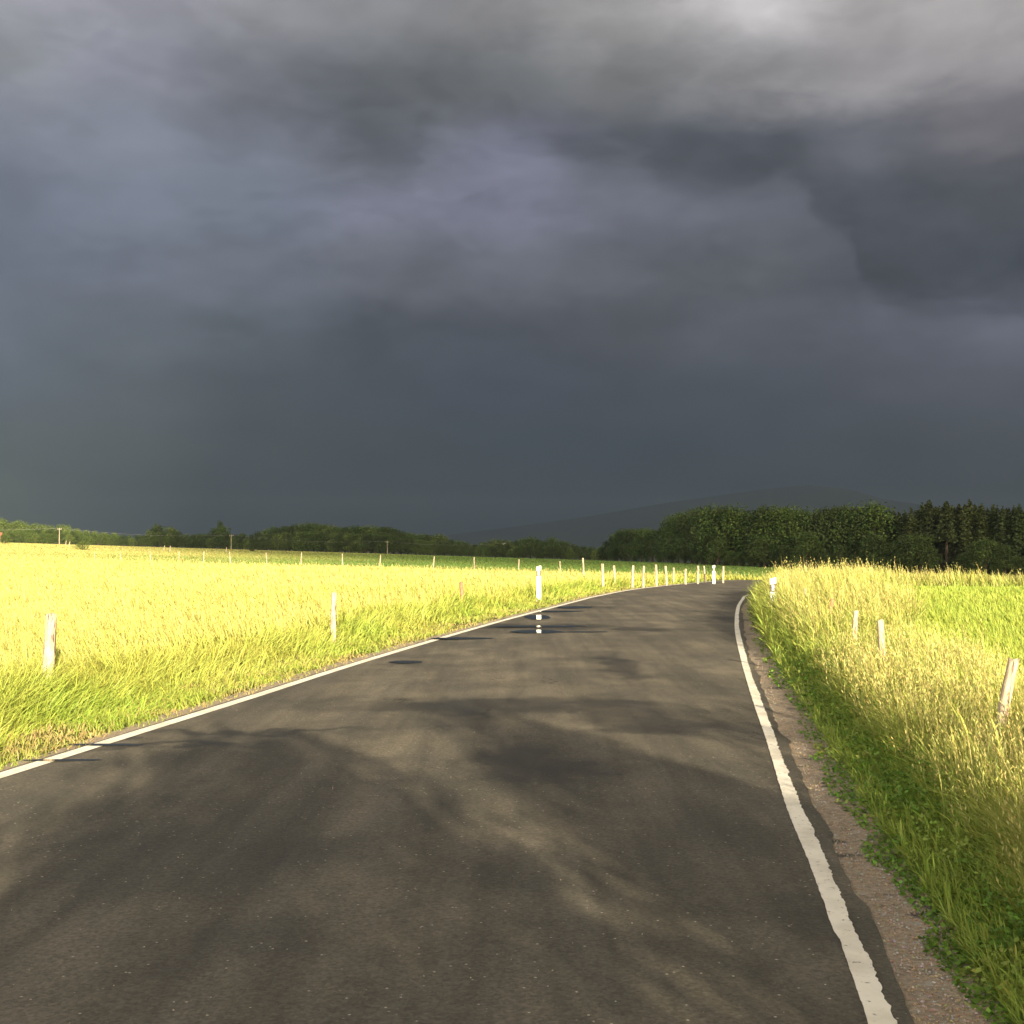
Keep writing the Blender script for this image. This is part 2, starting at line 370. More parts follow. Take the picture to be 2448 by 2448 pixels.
# ------------------------------------------------------------------ grass
def grass_mat(name, trans=.35, rough=.55):
    m, t = mat(name)
    at_ = t.node('ShaderNodeAttribute', attribute_name='tint')
    t.l.new(at_.outputs['Color'], t.p.inputs['Base Color']); t.p.inputs['Roughness'].default_value = rough
    tr = t.node('ShaderNodeBsdfTranslucent'); t.l.new(at_.outputs['Color'], tr.inputs[0])
    ms = t.node('ShaderNodeMixShader'); ms.inputs[0].default_value = trans
    t.l.new(t.p.outputs[0], ms.inputs[1]); t.l.new(tr.outputs[0], ms.inputs[2]); t.l.new(ms.outputs[0], t.out.inputs[0])
    return m
m_grass = grass_mat("grass_blades")
m_leaf = grass_mat("tree_leaves", .25)
def blades(P, z, h, w, lean_dir, lean, c0, c1, face=None):
    """one curved tapering blade per point; returns verts, tris, colours"""
    n = len(P); yaw = rng.uniform(0, 2*np.pi, n) if face is None else face
    side = np.stack([np.cos(yaw), np.sin(yaw), np.zeros(n)], 1)
    ld = np.stack([np.cos(lean_dir), np.sin(lean_dir), np.zeros(n)], 1)
    base = np.stack([P[:, 0], P[:, 1], z], 1); V = []; C = []
    for tt, ww in ((0, .8), (.38, 1.0), (.74, .62), (1, 0)):
        up = h*(tt - .45*np.minimum(lean, 1)*tt**2)
        pos = base + ld*(h*lean*tt**1.8)[:, None]; pos[:, 2] += up
        cc = c0*(1-tt) + c1*tt
        if ww > 0:
            V += [pos - side*(w*ww*.5)[:, None], pos + side*(w*ww*.5)[:, None]]; C += [cc, cc]
        else: V.append(pos); C.append(cc)
    V = np.stack(V, 1).reshape(-1, 3); C = np.stack(C, 1).reshape(-1, 3)
    T = np.array([(0,1,3),(0,3,2),(2,3,5),(2,5,4),(4,5,6)])
    Fc = (np.arange(n)[:, None, None]*7 + T[None]).reshape(-1, 3)
    return V, Fc, C
def heads(P, z, h, lean_dir, lean, size, col, k=3):
    """seed heads: k pointed husks at the top of each stalk"""
    n = len(P); ld = np.stack([np.cos(lean_dir), np.sin(lean_dir), np.zeros(n)], 1)
    Vs, Fs, Cs, off = [], [], [], 0
    for j in range(k):
        f = 1 - .09*j - rng.uniform(0, .05, n)
        pos = np.stack([P[:, 0], P[:, 1], z + h*(f - .45*np.minimum(lean, 1)*f**2)], 1) + ld*(h*lean*f**1.8)[:, None]
        a = rng.uniform(0, 2*np.pi, n); d = np.stack([np.cos(a)*.55, np.sin(a)*.55, np.full(n, .8)], 1) + ld*.5
        d /= np.linalg.norm(d, axis=1)[:, None]
        s = np.stack([-np.sin(a+.7), np.cos(a+.7), np.zeros(n)], 1); L = size*rng.uniform(.7, 1.2, n)
        q = [pos, pos + d*(L*.45)[:, None] + s*(L*.13)[:, None], pos + d*L[:, None], pos + d*(L*.45)[:, None] - s*(L*.13)[:, None]]
        Vs.append(np.stack(q, 1).reshape(-1, 3)); i = np.arange(n)[:, None]*4 + off
        Fs.append(np.concatenate([np.hstack([i, i+1, i+2]), np.hstack([i, i+2, i+3])])); Cs.append(np.repeat(col, 4, 0)); off += 4*n
    return np.concatenate(Vs), np.concatenate(Fs), np.concatenate(Cs)
def merge(parts):
    V, Fc, C, off = [], [], [], 0
    for v, f, c in parts: V.append(v); Fc.append(f+off); C.append(c); off += len(v)
    return np.concatenate(V), np.concatenate(Fc), np.concatenate(C)
def scatter(n, t0, t1, d0, d1):
    d = np.exp(rng.uniform(math.log(d0), math.log(d1), n)); tt = rng.uniform(t0, t1, n); return np.stack([tt*d, d], 1)
def jit(c, n, s=.12, hue=.08):
    c = np.array(c, float)[None]*np.exp(rng.normal(0, s, (n, 1))); return np.clip(c*np.exp(rng.normal(0, hue, (n, 3))), 0, .95)
def lerp(a, b, f): return a*(1-f[:, None]) + b*f[:, None]
def gz(P, b=None):
    zz = H(P[:, 0], P[:, 1])
    if b is not None: zz = zz + .10*sstep(1.2, 2.4, b)*(1-sstep(30, 60, P[:, 1]))
    return zz - .02
HAY = (.55, .49, .17); HAYG = (.45, .44, .11); LUSH = (.36, .46, .08); GREEN = (.20, .29, .045); HEAD = (.52, .48, .18); DRY = (.45, .34, .16)
# the meadow fence line (far edge of the tall grass), used by the grass too
FA, FB = np.array((-50.0, 115.0)), np.array((6.0, 90.0))
fdir = (FA-FB)/np.linalg.norm(FA-FB); fn = np.array((-fdir[1], fdir[0]))
if fn[1] < 0: fn = -fn
def beyond(P): return (P-FB) @ fn        # >0 past the far fence

def add_stuff(name, parts, label, cat, m=None):
    V, Fc, C = merge(parts); o = link(name, np_mesh(name, V, Fc, C), m or m_grass); tag(o, label, cat, kind='stuff'); return o

# left meadow ---------------------------------------------------------
P = scatter(420000, -.62, .30, 5.5, 150); a = sdist(P, LL, True)
k = (a > 2.0) & (beyond(P) < 1.0) & (a > 2.3 + .5*fnoise(P, .9, 3)); P = P[k]; a = a[k]; d = P[:, 1]; n = len(P)
pn = fnoise(P, .35, 2)*.6 + fnoise(P, 1.3, 8)*.4; pg = fnoise(P, .12, 5)
gfrac = np.clip(.30 + .25*np.exp(-np.maximum(a-2, 0)/2.5) + .5*pg + .35*pn - .15*sstep(4, 20, a), 0, 1)
h = (.39 + .15*pn)*rng.uniform(.4, 1.15, n)*np.where(fnoise(P, .5, 77) > .75, .6, 1); w = .0035 + .00100*d
tip = lerp(jit(HAY, n, .09, .04), jit(LUSH, n, .1, .05), gfrac*rng.uniform(.3, 1, n)); foot = lerp(jit(HAYG, n), jit(GREEN, n), gfrac*.45)
ldir = rng.normal(R(200), 1.1, n); ln = rng.uniform(.15, .7, n)
parts = [blades(P, gz(P), h, w, ldir, ln, foot, tip)]
s = rng.random(n) < .09*(1+.8*pg)
hs = h[s]*1.0+rng.uniform(.06, .20, s.sum())*np.where(rng.random(s.sum()) < .05, 1.8, 1)
parts.append(blades(P[s], gz(P[s]), hs, w[s]*.45, ldir[s], ln[s]*.45, foot[s], jit(HEAD, s.sum())))
parts.append(heads(P[s], gz(P[s]), hs, ldir[s], ln[s]*.45, .02+.0011*d[s], jit(HEAD, s.sum()), 4))
add_stuff("meadow_grass", parts, "tall sunlit yellow hay grass filling the meadow left of the road", "grass")
# lush tufts along the left verge
P = scatter(230000, -.62, .3, 5.0, 75); a = sdist(P, LL, True)
k = (a > .55 + .35*fnoise(P, 1.1, 4)) & (a < 2.6 + .7*fnoise(P, .6, 44)) & (beyond(P) < 0); P = P[k]; a = a[k]; d = P[:, 1]; n = len(P)
pn = fnoise(P, .8, 12); h = (.12 + .40*sstep(.7, 1.9, a))*(1+.25*pn)*rng.uniform(.5, 1.2, n); w = .0038 + .0007*d
gf = np.clip(.55 + .5*pn, 0, 1)
foot = lerp(jit(HAYG, n), jit(GREEN, n), gf); tip = lerp(jit(HAYG, n), jit(LUSH, n), gf)
tuft = fnoise(P, 2.1, 20)
ldir = R(-30) + tuft*2.2 + rng.normal(0, .7, n); ln = rng.uniform(.25, 1.15, n)
add_stuff("verge_grass", [blades(P, gz(P), h, w, ldir, ln, foot, tip)], "lush bent green grass along the left edge of the road", "grass")
# mown strip by the left line
P = scatter(210000, -.62, .3, 5.0, 62); a = sdist(P, LL, True)
k = (a > .13 + .07*fnoise(P, 2.2, 6) + .06*fnoise(P, 7, 3)) & (a < 1.25) & (rng.random(len(P)) < .4 + .6*sstep(.1, .35, a)); P = P[k]; d = P[:, 1]; n = len(P)
pn = fnoise(P, 2.2, 30)
h = .055*(1+.4*pn)*rng.uniform(.5, 1.6, n); w = .004 + .0006*d
f = np.clip(.5+.7*pn+rng.normal(0, .25, n), 0, 1)
tip = lerp(jit(DRY, n), jit((.30, .38, .06), n), f); foot = lerp(jit(DRY, n)*.8, jit(GREEN, n), f)
add_stuff("mown_grass", [blades(P, gz(P)+.02, h, w, rng.uniform(0, 6.28, n), rng.uniform(.2, 1.3, n), foot, tip)], "short mown strip of dry and green grass beside the left line", "grass")

# right verge ---------------------------------------------------------
def right_verge(P, wk, prob=1.0, tall=True):
    b = sdist(P, RR, False); k = (b > .42) & ((b > .80 + .25*fnoise(P, 1.4, 61)) | (rng.random(len(P)) < .50 + .8*sstep(14, 24, P[:, 1]))) & (b < 2.4 + .3*fnoise(P, .5, 1) + .7*sstep(14, 22, P[:, 1]) + .8*sstep(25, 40, P[:, 1])); P = P[k]; b = b[k]; d = np.maximum(P[:, 1], 3.0); n = len(P)
    pn = fnoise(P, .9, 15); pg = fnoise(P, .4, 25)
    fr = sstep(12, 30, P[:, 1]); fr2 = sstep(13, 21, P[:, 1]); h = (.15 + .46*fr2 + (.33 + .02*fr2 + .0*fr)*sstep(.6, 1.05, b)*(1-.3*sstep(1.7, 2.4, b)*(1-fr)))*(1+.15*pn)*rng.uniform(.5, 1.12, n); w = .0032 + wk*d
    hf = np.clip(sstep(.6, 1.1, b)*.75 + .35*fr2 + .35*pg - .1, 0, 1)
    wd = rng.random(n); w = w*np.where(wd < .05, 2.6, 1); foot = lerp(jit((.20, .29, .05), n), jit((.42, .34, .16), n), (wd > .93).astype(float)); tip = lerp(jit((.34, .42, .08), n, .2), jit((.50, .43, .16), n), hf*rng.uniform(.4, 1, n))
    ldir = R(190) + fnoise(P, 1.9, 33)*1.5 + rng.normal(0, 1.0, n); ln = rng.uniform(.1, .85, n)
    z = gz(P, b); out = [blades(P, z, h, w, ldir, ln, foot, tip)]
    s = rng.random(n) < .17*sstep(.6, 1.1, b)*(.6+.5*pg); m = int(s.sum()); hs = h[s] + rng.uniform(.06, .24, m)
    out.append(blades(P[s], z[s], hs, w[s]*.45, ldir[s], ln[s]*.5, foot[s], jit(HEAD, m)))
    out.append(heads(P[s], z[s], hs, ldir[s], ln[s]*.5, .022+.0013*d[s], jit(HEAD, m), 5))
    return out
parts = right_verge(scatter(330000, .12, .62, 2.6, 75), .00075)
Q = np.stack([rng.uniform(-1.5, 6, 9000), rng.uniform(-9, 3.2, 9000)], 1)
parts += right_verge(Q, .0015)
add_stuff("verge_grass", parts, "tall hay coloured grass with seed heads on the right verge", "grass")
# leafy ground plants at the foot of the right verge
P = scatter(120000, .12, .6, 2.6, 60); b = sdist(P, RR, False)
k = (b > .27 + .08*fnoise(P, 1.3, 2) + .05*fnoise(P, 6, 2)) & (b < 1.2); P = P[k]; b = b[k]; n = len(P); d = P[:, 1]
h = (.04 + .13*sstep(.3, .9, b))*rng.uniform(.5, 1.3, n)
cc = jit((.13, .24, .03), n, .2); c2 = lerp(cc, jit((.30, .36, .08), n), (rng.random(n) < .2).astype(float))
def flat_leaves(C, size, colr):
    n = len(C); a = rng.normal(0, .55, (n, 3)) + np.array((0, 0, 1.0)); a /= np.linalg.norm(a, axis=1)[:, None]
    u = np.cross(a, rng.normal(0, 1, (n, 3))); u /= np.linalg.norm(u, axis=1)[:, None]; v = np.cross(a, u); s = size[:, None]
    V = np.stack([C-u*s*.5, C-v*s*.3, C+u*s*.5, C+v*s*.3], 1).reshape(-1, 3); i = np.arange(n)[:, None]*4
    return V, np.concatenate([np.hstack([i, i+1, i+2]), np.hstack([i, i+2, i+3])]), np.repeat(colr, 4, 0)
P2_ = scatter(95000, .12, .6, 2.6, 30); b2 = sdist(P2_, RR, False)
k2 = (b2 > .26 + .09*fnoise(P2_, 1.3, 2) + .05*fnoise(P2_, 6, 2)) & (b2 < .95 + .25*fnoise(P2_, 1.8, 9)); P2_ = P2_[k2]; b2 = b2[k2]; n2_ = len(P2_)
hp = (.03 + .15*sstep(.3, .9, b2))*(1+.45*fnoise(P2_, 2.6, 19))
Cp = np.stack([P2_[:, 0], P2_[:, 1], gz(P2_) + .02 + hp*rng.uniform(.2, 1.1, n2_)], 1)
cl = lerp(jit((.13, .23, .035), n2_, .22), jit((.26, .34, .07), n2_, .2), (fnoise(P2_, 3.1, 51) > .35).astype(float))
add_stuff("verge_plants", [blades(P, gz(P)+.01, h, .010+.0006*d, rng.uniform(0, 6.28, n), rng.uniform(.3, 1.2, n), cc, c2), flat_leaves(Cp, .022+.0016*P2_[:, 1]*rng.uniform(.7, 1.5, n2_), cl)],
          "low leafy green plants between the gravel and the tall grass", "plants")
# right crop field
P = scatter(330000, .10, .66, 7, 190); b = sdist(P, RR, False)
k = (b > 2.0 + .3*fnoise(P, .5, 1)) & (P[:, 0] > .16*P[:, 1]-2); P = P[k]; b = b[k]; d = P[:, 1]; n = len(P)
pn = fnoise(P, .25, 40)*.6+fnoise(P, .07, 41)*.6; tram = np.abs(((P[:, 0]*.86 - P[:, 1]*.5) % 15) - 7.5) < .35
h = (.26+.05*pn)*rng.uniform(.6, 1.1, n)*np.where(tram, .4, 1); w = .004+.0007*d
f = np.clip(.5+.5*pn, 0, 1); tip = lerp(jit((.37, .43, .085), n, .06), jit((.28, .37, .06), n, .06), f); foot = jit((.24, .32, .05), n)
add_stuff("field_grass", [blades(P, gz(P, b), h, w, rng.normal(R(180), 1.0, n), rng.uniform(.1, .5, n), foot, tip)], "even bright green grass of the field right of the road", "grass")
# distant pastures beyond the meadow
P = scatter(260000, -.62, .62, 75, 640); k = (beyond(P) > 1.5) & (sdist(P, LL, True) > 1.5) & (P[:, 0] < .22*P[:, 1]+6); P = P[k]; n = len(P); d = P[:, 1]
pn = fnoise(P, .02, 3)*.7+fnoise(P*np.array((.25, 1)), .06, 9)*.5; f = np.clip(.5+.6*pn, 0, 1)
f = np.clip(f*.6 - .35 + 1.1*sstep(-90, 0, P[:, 0]), 0, 1); tip = lerp(jit((.44, .42, .14), n, .08), jit((.15, .24, .055), n, .08), f)  # sunlit pale left and cloud-shaded darker middle put into the blade colour
add_stuff("pasture_grass", [blades(P, gz(P), np.full(n, .22)*rng.uniform(.5, 1.1, n), .03+.0012*d, rng.uniform(0, 6.28, n), rng.uniform(.1, .5, n), tip*.8, tip)],
          "pale green pasture stretching from the far fence to the woods", "pasture")
# broad reed-like blades near the leaning post
P = np.array([at(2395,1800), at(2350,1900), at(2330,1850), at(2420,1950), at(2380,1980), at(2300,1930)]); n = len(P); b = sdist(P, RR, False)
add_stuff("reed_blades", [blades(P, gz(P, b), rng.uniform(.5, .75, n), np.full(n, .022), np.full(n, R(150)), rng.uniform(.1, .3, n), jit((.3, .38, .07), n), jit((.5, .5, .12), n), np.full(n, .2))],
          "few broad pale reed blades standing beside the leaning post", "reeds")
# buttercups
P = scatter(900, .2, .5, 3, 14); b = sdist(P, RR, False); k = (b > .7) & (b < 2.2); P = P[k][:24]; b = b[k][:24]; n = len(P)
hh = rng.uniform(.18, .3, n); yy = np.tile(np.array((.75, .5, .02))[None], (n, 1))
add_stuff("buttercup_flowers", [blades(P, gz(P, b), hh, np.full(n, .003), rng.uniform(0, 6, n), np.full(n, .1), jit(GREEN, n), jit(GREEN, n)),
          heads(P, gz(P, b), hh, rng.uniform(0, 6, n), np.full(n, .1), np.full(n, .02), yy, 5)], "tiny yellow buttercups low in the right verge", "flowers")

# loose stones on the shoulder and road
def stones(P, z, r, colr):
    n = len(P); oc = np.array([(1,0,0),(0,1,0),(-1,0,0),(0,-1,0),(0,0,.7),(0,0,-.7)])
    V = oc[None]*rng.uniform(.6, 1.2, (n, 6, 1))*r[:, None, None]; yaw = rng.uniform(0, 6.28, n); c, s = np.cos(yaw)[:, None], np.sin(yaw)[:, None]
    V = np.stack([V[..., 0]*c - V[..., 1]*s, V[..., 0]*s + V[..., 1]*c, V[..., 2]], -1)
    V += np.stack([P[:, 0], P[:, 1], z], 1)[:, None]
    T = np.array([(0,1,4),(1,2,4),(2,3,4),(3,0,4),(1,0,5),(2,1,5),(3,2,5),(0,3,5)])
    return V.reshape(-1, 3), (np.arange(n)[:, None, None]*6+T[None]).reshape(-1, 3), np.repeat(colr, 6, 0)
m_stone, t = mat("loose_stone"); a_n = t.node('ShaderNodeAttribute', attribute_name='tint'); t.l.new(a_n.outputs['Color'], t.p.inputs['Base Color'])
P = scatter(60000, .1, .5, 2.5, 30); b = sdist(P, RR, False); k = (b > .07) & (b < .62); P = P[k]; n = len(P)
c = lerp(jit((.30, .22, .15), n), jit((.34, .32, .30), n), (rng.random(n) < .3).astype(float))
add_stuff("gravel", [stones(P, H(P[:, 0], P[:, 1])+.014, rng.uniform(.002, .008, n)*(1+.02*P[:, 1]), c)], "loose brown and grey gravel along the right edge line", "gravel", m_stone)
P = scatter(9000, -.5, .5, 2.5, 20); b = sdist(P, RR, False); a = sdist(P, LL, True); k = (b < -.1) & (a < -.1); P = P[k][:160]; a = a[k][:160]; b = b[k][:160]; n = len(P)
f = np.clip(-a/(-a-b), 0, 1)
add_stuff("road_grit", [stones(P, H(P[:, 0], P[:, 1])+.022+.03*4*f*(1-f), rng.uniform(.0015, .005, n), jit((.4, .36, .3), n))], "scattered pale grit lying on the asphalt", "grit", m_stone)

# ------------------------------------------------------------------ posts
m_wood, t = mat("weathered_wood")
tcn = t.node('ShaderNodeTexCoord'); mp = t.node('ShaderNodeMapping'); mp.inputs['Scale'].default_value = (30, 30, 3); t.l.new(tcn.outputs['Object'], mp.inputs['Vector'])
n1, _ = t.noise(mp.outputs[0], 1.0, 6, .65, .4); n2, _ = t.noise(tcn.outputs['Object'], 9, 5, .6)
c = t.mix(t.mapr(n1, .40, .52), (.07, .05, .035, 1), (.46, .39, .29, 1)); c = t.mix(t.mapr(n2, .45, .7, 0, .8), c, (.40, .26, .19, 1))
t.put(t.p.inputs['Base Color'], c); bump(t, n1, .8, .012)
m_woodr, t = mat("reddish_wood")
n1, _ = t.noise(t.node('ShaderNodeTexCoord').outputs['Object'], 14, 5, .6)
t.put(t.p.inputs['Base Color'], t.mix(t.mapr(n1, .35, .65), (.26, .10, .06, 1), (.36, .20, .13, 1))); bump(t, n1, .6, .01)
def post_mesh(name, h, w, seed, taper=.85, split=False, bend=0.0, sides=9):
    rs = random.Random(seed); bm = bmesh.new(); rings = []
    zs = [-.3, 0, .1*h, .25*h, .4*h, .55*h, .7*h, .85*h, .95*h, h]
    for z in zs:
        f = max(0, z/h); r = w/2*(1-(1-taper)*f); ring = []
        for i in range(sides):
            a = 2*math.pi*i/sides; rr = r*(1+.16*noise.noise((math.cos(a)*1.6+seed, math.sin(a)*1.6, z*2.2)))
            cx = bend*math.sin(f*math.pi*.9)
            top = (.03*w/.1*noise.noise((a*1.9, seed, 0)) if z == h else 0)
            ring.append(bm.verts.new((cx+rr*math.cos(a), rr*math.sin(a)*.9, z+top)))
        rings.append(ring)
    for r0, r1 in zip(rings, rings[1:]):
        for i in range(sides): bm.faces.new((r0[i], r0[(i+1) % sides], r1[(i+1) % sides], r1[i]))
    c = bm.verts.new((bend*math.sin(math.pi*.9), 0, h+(-.05 if split else .012)))
    for i in range(sides): bm.faces.new((rings[-1][i], rings[-1][(i+1) % sides], c))
    bm.normal_update(); me = bpy.data.meshes.new(name); bm.to_mesh(me); bm.free()
    for q in me.polygons: q.use_smooth = True
    return me
def fpost(px, py_top, D, w, label, tilt=(0, 0), m=None, group='fence posts beside the road', seed=None, split=False, bend=0.0):
    """post whose top is seen at (px, py_top) from depth D; stands on the ground"""
    x, y, zg = spot(px, D); ztop = CAMH - (py_top-HZ)/F*D; h = ztop-zg
    o = link("fence_post", post_mesh("fence_post", h, w, seed or int(px), split=split, bend=bend), m or m_wood)
    o.location = (x, y, zg); o.rotation_euler = (R(tilt[0]), R(tilt[1]), random.uniform(0, .6)); tag(o, label, 'fence post', group); return o
fpost(116, 1467, 11.9, .135, "thick pale weathered fence post at the left edge, nearest post of the left verge", (0, 2.5), seed=3)
fpost(797, 1417, 18.3, .10, "pale fence post with bright cut top in the left verge, second from the left", (0, 1.0))
fpost(1107, 1392, 28.5, .10, "short reddish brown fence post in the grass left of the striped guide post", (0, -4), m_woodr)
# fence posts round the far side of the bend
bend_posts = [(1395,1334,70),(1441,1348,47),(1470,1352,52),(1512,1352,47.5),(1537,1353,50),(1568,1350,53),(1593,1353,56),(1610,1357,63),(1638,1360,58),(1667,1353,60),(1685,1353,66),(1728,1354,64)]
pm = [post_mesh("fence_post", 1.0, .13, s, bend=.02*(s-1)) for s in range(3)]
for me in pm: me.materials.append(m_wood)
for i, (px, pt, D) in enumerate(bend_posts):
    x, y, zg = spot(px, D); h = CAMH - (pt-HZ)/F*D - zg
    o = link("fence_post", pm[i % 3]); o.location = (x, y, zg); o.scale = (1, 1, h); o.rotation_euler = (R(random.uniform(-3, 3)), R(random.uniform(-5, 5)), random.uniform(0, 6))
    tag(o, "pale wooden fence post in the row along the outside of the bend", 'fence post', 'posts along the outside of the bend')
far_posts = [(361,1318),(429,1318),(487,1318),(552,1320),(639,1321),(720,1321),(819,1324),(907,1327),(1036,1330),(1134,1332),(1239,1337),(1339,1342),(290,1318),(227,1320)]
for i, (px, pt) in enumerate(far_posts):
    tt = (px-CX)/F; # where the column meets the fence line
    A = np.array([[tt, -fdir[0]], [1, -fdir[1]]]); D = float(np.linalg.solve(A, FB)[0]) + .8
    x, y, zg = spot(px, D); h = max(.6, CAMH - (pt-HZ)/F*D - zg)
    o = link("fence_post", pm[(i+1) % 3]); o.location = (x, y, zg); o.scale = (.85, .85, h); o.rotation_euler = (0, R(random.uniform(0, 9)), random.uniform(0, 6))
    tag(o, "small pale fence post in the row closing off the far end of the meadow", 'fence post', 'posts at the far end of the meadow')
for i, (px, D, h) in enumerate([(10,330,1.4),(157,300,1.4),(165,260,1.3),(392,240,1.2),(406,235,1.2),(540,250,1.2)]):
    o = link("fence_post", pm[i % 3]); o.location = spot(px, D); o.scale = (1.6, 1.6, h); o.rotation_euler = (0, R(8), 0)
    tag(o, "tiny fence post standing in the pale far field before the left woods", 'fence post', 'posts in the far left field')
# right verge posts
fpost(2372, 1568, 7.9, .088, "grey split fence post leaning to the right in the tall grass at the right edge", (3, 13), seed=11, split=True, bend=-.03)
fpost(2112, 1482, 12.6, .085, "thin weathered fence post half sunk in the right verge grass, second from the right edge", (0, -4), seed=5)
fpost(2036, 1460, 15.2, .08, "faint fence post nearly hidden in the right verge, third from the right edge", (0, 5))
fpost(1966, 1430, 18.2, .07, "dark thin fence post poking out of the right verge, fourth from the right edge", (0, 12), m_woodr)
fpost(1918, 1408, 21.5, .08, "short sunlit fence post just right of the white post top in the right verge", (0, 4))

# guide posts
m_white, t = mat("white_plastic"); t.p.inputs['Base Color'].default_value = (.86, .86, .84, 1); t.p.inputs['Roughness'].default_value = .35
n1, _ = t.noise(wpos(t), 25, 4, .6); t.put(t.p.inputs['Base Color'], t.mix(t.mapr(n1, .5, .8, 0, .5), (.87, .87, .85, 1), (.7, .68, .62, 1)))
m_black, t = mat("black_plastic"); t.p.inputs['Base Color'].default_value = (.10, .09, .08, 1); t.p.inputs['Roughness'].default_value = .5
m_refl, t = mat("reflector_lens"); t.p.inputs['Base Color'].default_value = (.75, .75, .72, 1); t.p.inputs['Roughness'].default_value = .15
def tri_section(z0, z1, w0, w1, slant=0.0):
    """rounded triangular post section; slant tilts its top and bottom across the width"""
    bm = bmesh.new(); prof = []
    for cxx, cyy, a0 in ((-.42, .0, 150), (0, .55, 30), (.42, .0, -90)):
        for da in (0, 40, 80, 120): a = R(a0+120-da if False else a0+da); prof.append((cxx, cyy, math.cos(a)*.13, math.sin(a)*.13))
    pts = [(a+c, b+d) for a, b, c, d in prof]; cxm = sum(q[0] for q in pts)/len(pts); cym = sum(q[1] for q in pts)/len(pts)
    pts.sort(key=lambda q: math.atan2(q[1]-cym, q[0]-cxm)); r0, r1 = [], []
    for x, y in pts:
        r0.append(bm.verts.new((x*w0, (y-cym)*w0, z0 + slant*x*w0))); r1.append(bm.verts.new((x*w1, (y-cym)*w1, z1 + slant*x*w1)))
    n = len(pts)
    for i in range(n): bm.faces.new((r0[i], r0[(i+1) % n], r1[(i+1) % n], r1[i]))
    bm.faces.new(r1); bm.faces.new(r0[::-1]); bm.normal_update(); return bm
def part(name, bm, m, parent):
    me = bpy.data.meshes.new(name); bm.to_mesh(me); bm.free(); return link(name, me, m, parent)
def guide_post(loc, rz, label):
    g = empty("guide_post", loc, rz); tag(g, label, 'guide post', 'white roadside guide posts')
    part("post_body", tri_section(-.1, .70, .125, .12), m_white, g)
    part("black_band", tri_section(.701, .865, .116, .116, .25), m_black, g)
    bm = tri_section(.866, .985, .12, .118, .25); part("post_head", bm, m_white, g)
    bm = bmesh.new(); bmesh.ops.create_cube(bm, size=1); bmesh.ops.scale(bm, vec=(.045, .012, .12), verts=bm.verts); bmesh.ops.translate(bm, vec=(0, -.034, .785), verts=bm.verts)
    bmesh.ops.bevel(bm, geom=bm.edges, offset=.004, segments=2)
    part("reflector", bm, m_refl, g); return g
gp = guide_post(spot(1288, 33.2), R(-8), "tall white guide post with dark band beside the left edge line, nearest of three")
x, y, zg = spot(1706, 61.0); dup(gp, (x, y, zg), R(-14), None, "small white guide post standing far off at the outside of the bend")
x, y, zg = spot(1847, 24.0); dup(gp, (x, y, zg-.10), R(-12), None, "white guide post whose head alone shows above the right verge grass")

# ------------------------------------------------------------------ power line
m_pole, t = mat("pole_wood"); n1, _ = t.noise(wpos(t), 3, 4, .6); t.put(t.p.inputs['Base Color'], t.mix(n1, (.22, .19, .14, 1), (.42, .38, .30, 1)))
m_wire, t = mat("wire_metal"); t.p.inputs['Base Color'].default_value = (.12, .12, .12, 1); t.p.inputs['Roughness'].default_value = .5
m_ceram, t = mat("insulator_ceramic"); t.p.inputs['Base Color'].default_value = (.3, .2, .15, 1); t.p.inputs['Roughness'].default_value = .3
pdef = [(142,1262,430,"pale wooden power pole near the left edge, tallest in the photo"),(553,1278,470,"wooden power pole standing before the woods, second from the left"),
        (926,1293,500,"wooden power pole before the highest part of the left woods, third from the left"),(1205,1297,520,"wooden power pole before the woods above the nearest guide post")]
tops = []
for px, pt, D, lab in pdef:
    x, y, zg = spot(px, D); h = CAMH-(pt-HZ)/F*D - zg; g = empty("power_pole", (x, y, zg)); tag(g, lab, 'power pole', 'poles of the power line')
    link("pole", post_mesh("pole", h, .34, int(px), .7, sides=8), m_pole, g)
    bm = bmesh.new(); bmesh.ops.create_cube(bm, size=1); bmesh.ops.scale(bm, vec=(1.5, .12, .14), verts=bm.verts); bmesh.ops.translate(bm, vec=(0, .2, h-.5), verts=bm.verts); part("crossarm", bm, m_pole, g)
    for sx in (-.65, .65):
        bm = bmesh.new(); bmesh.ops.create_cone(bm, cap_ends=True, segments=8, radius1=.09, radius2=.05, depth=.28); bmesh.ops.translate(bm, vec=(sx, .2, h-.29), verts=bm.verts); part("insulator", bm, m_ceram, g)
    tops.append(Vector((x, y+.2, zg+h-.15)))
tops = [Vector((tops[0].x-85, tops[0].y-30, tops[0].z+.6))] + tops
for i, (A, B) in enumerate(zip(tops, tops[1:])):
    for sx in (-.65, .65):
        n = 14; V = []; Fc = []
        for k in range(n+1):
            f = k/n; q = A.lerp(B, f); q.z -= 4*f*(1-f)*1.3
            V += [(q.x+sx, q.y, q.z+.02), (q.x+sx, q.y+.02, q.z-.015), (q.x+sx, q.y-.02, q.z-.015)]
        for k in range(n):
            for j in range(3): Fc.append((k*3+j, k*3+(j+1) % 3, k*3+3+(j+1) % 3, k*3+3+j))
        me = bpy.data.meshes.new("wire"); me.from_pydata(V, [], Fc); me.update(); o = link("power_wire", me, m_wire)
        tag(o, "thin sagging wire strung between the poles before the left woods", 'wire', 'wires of the power line')

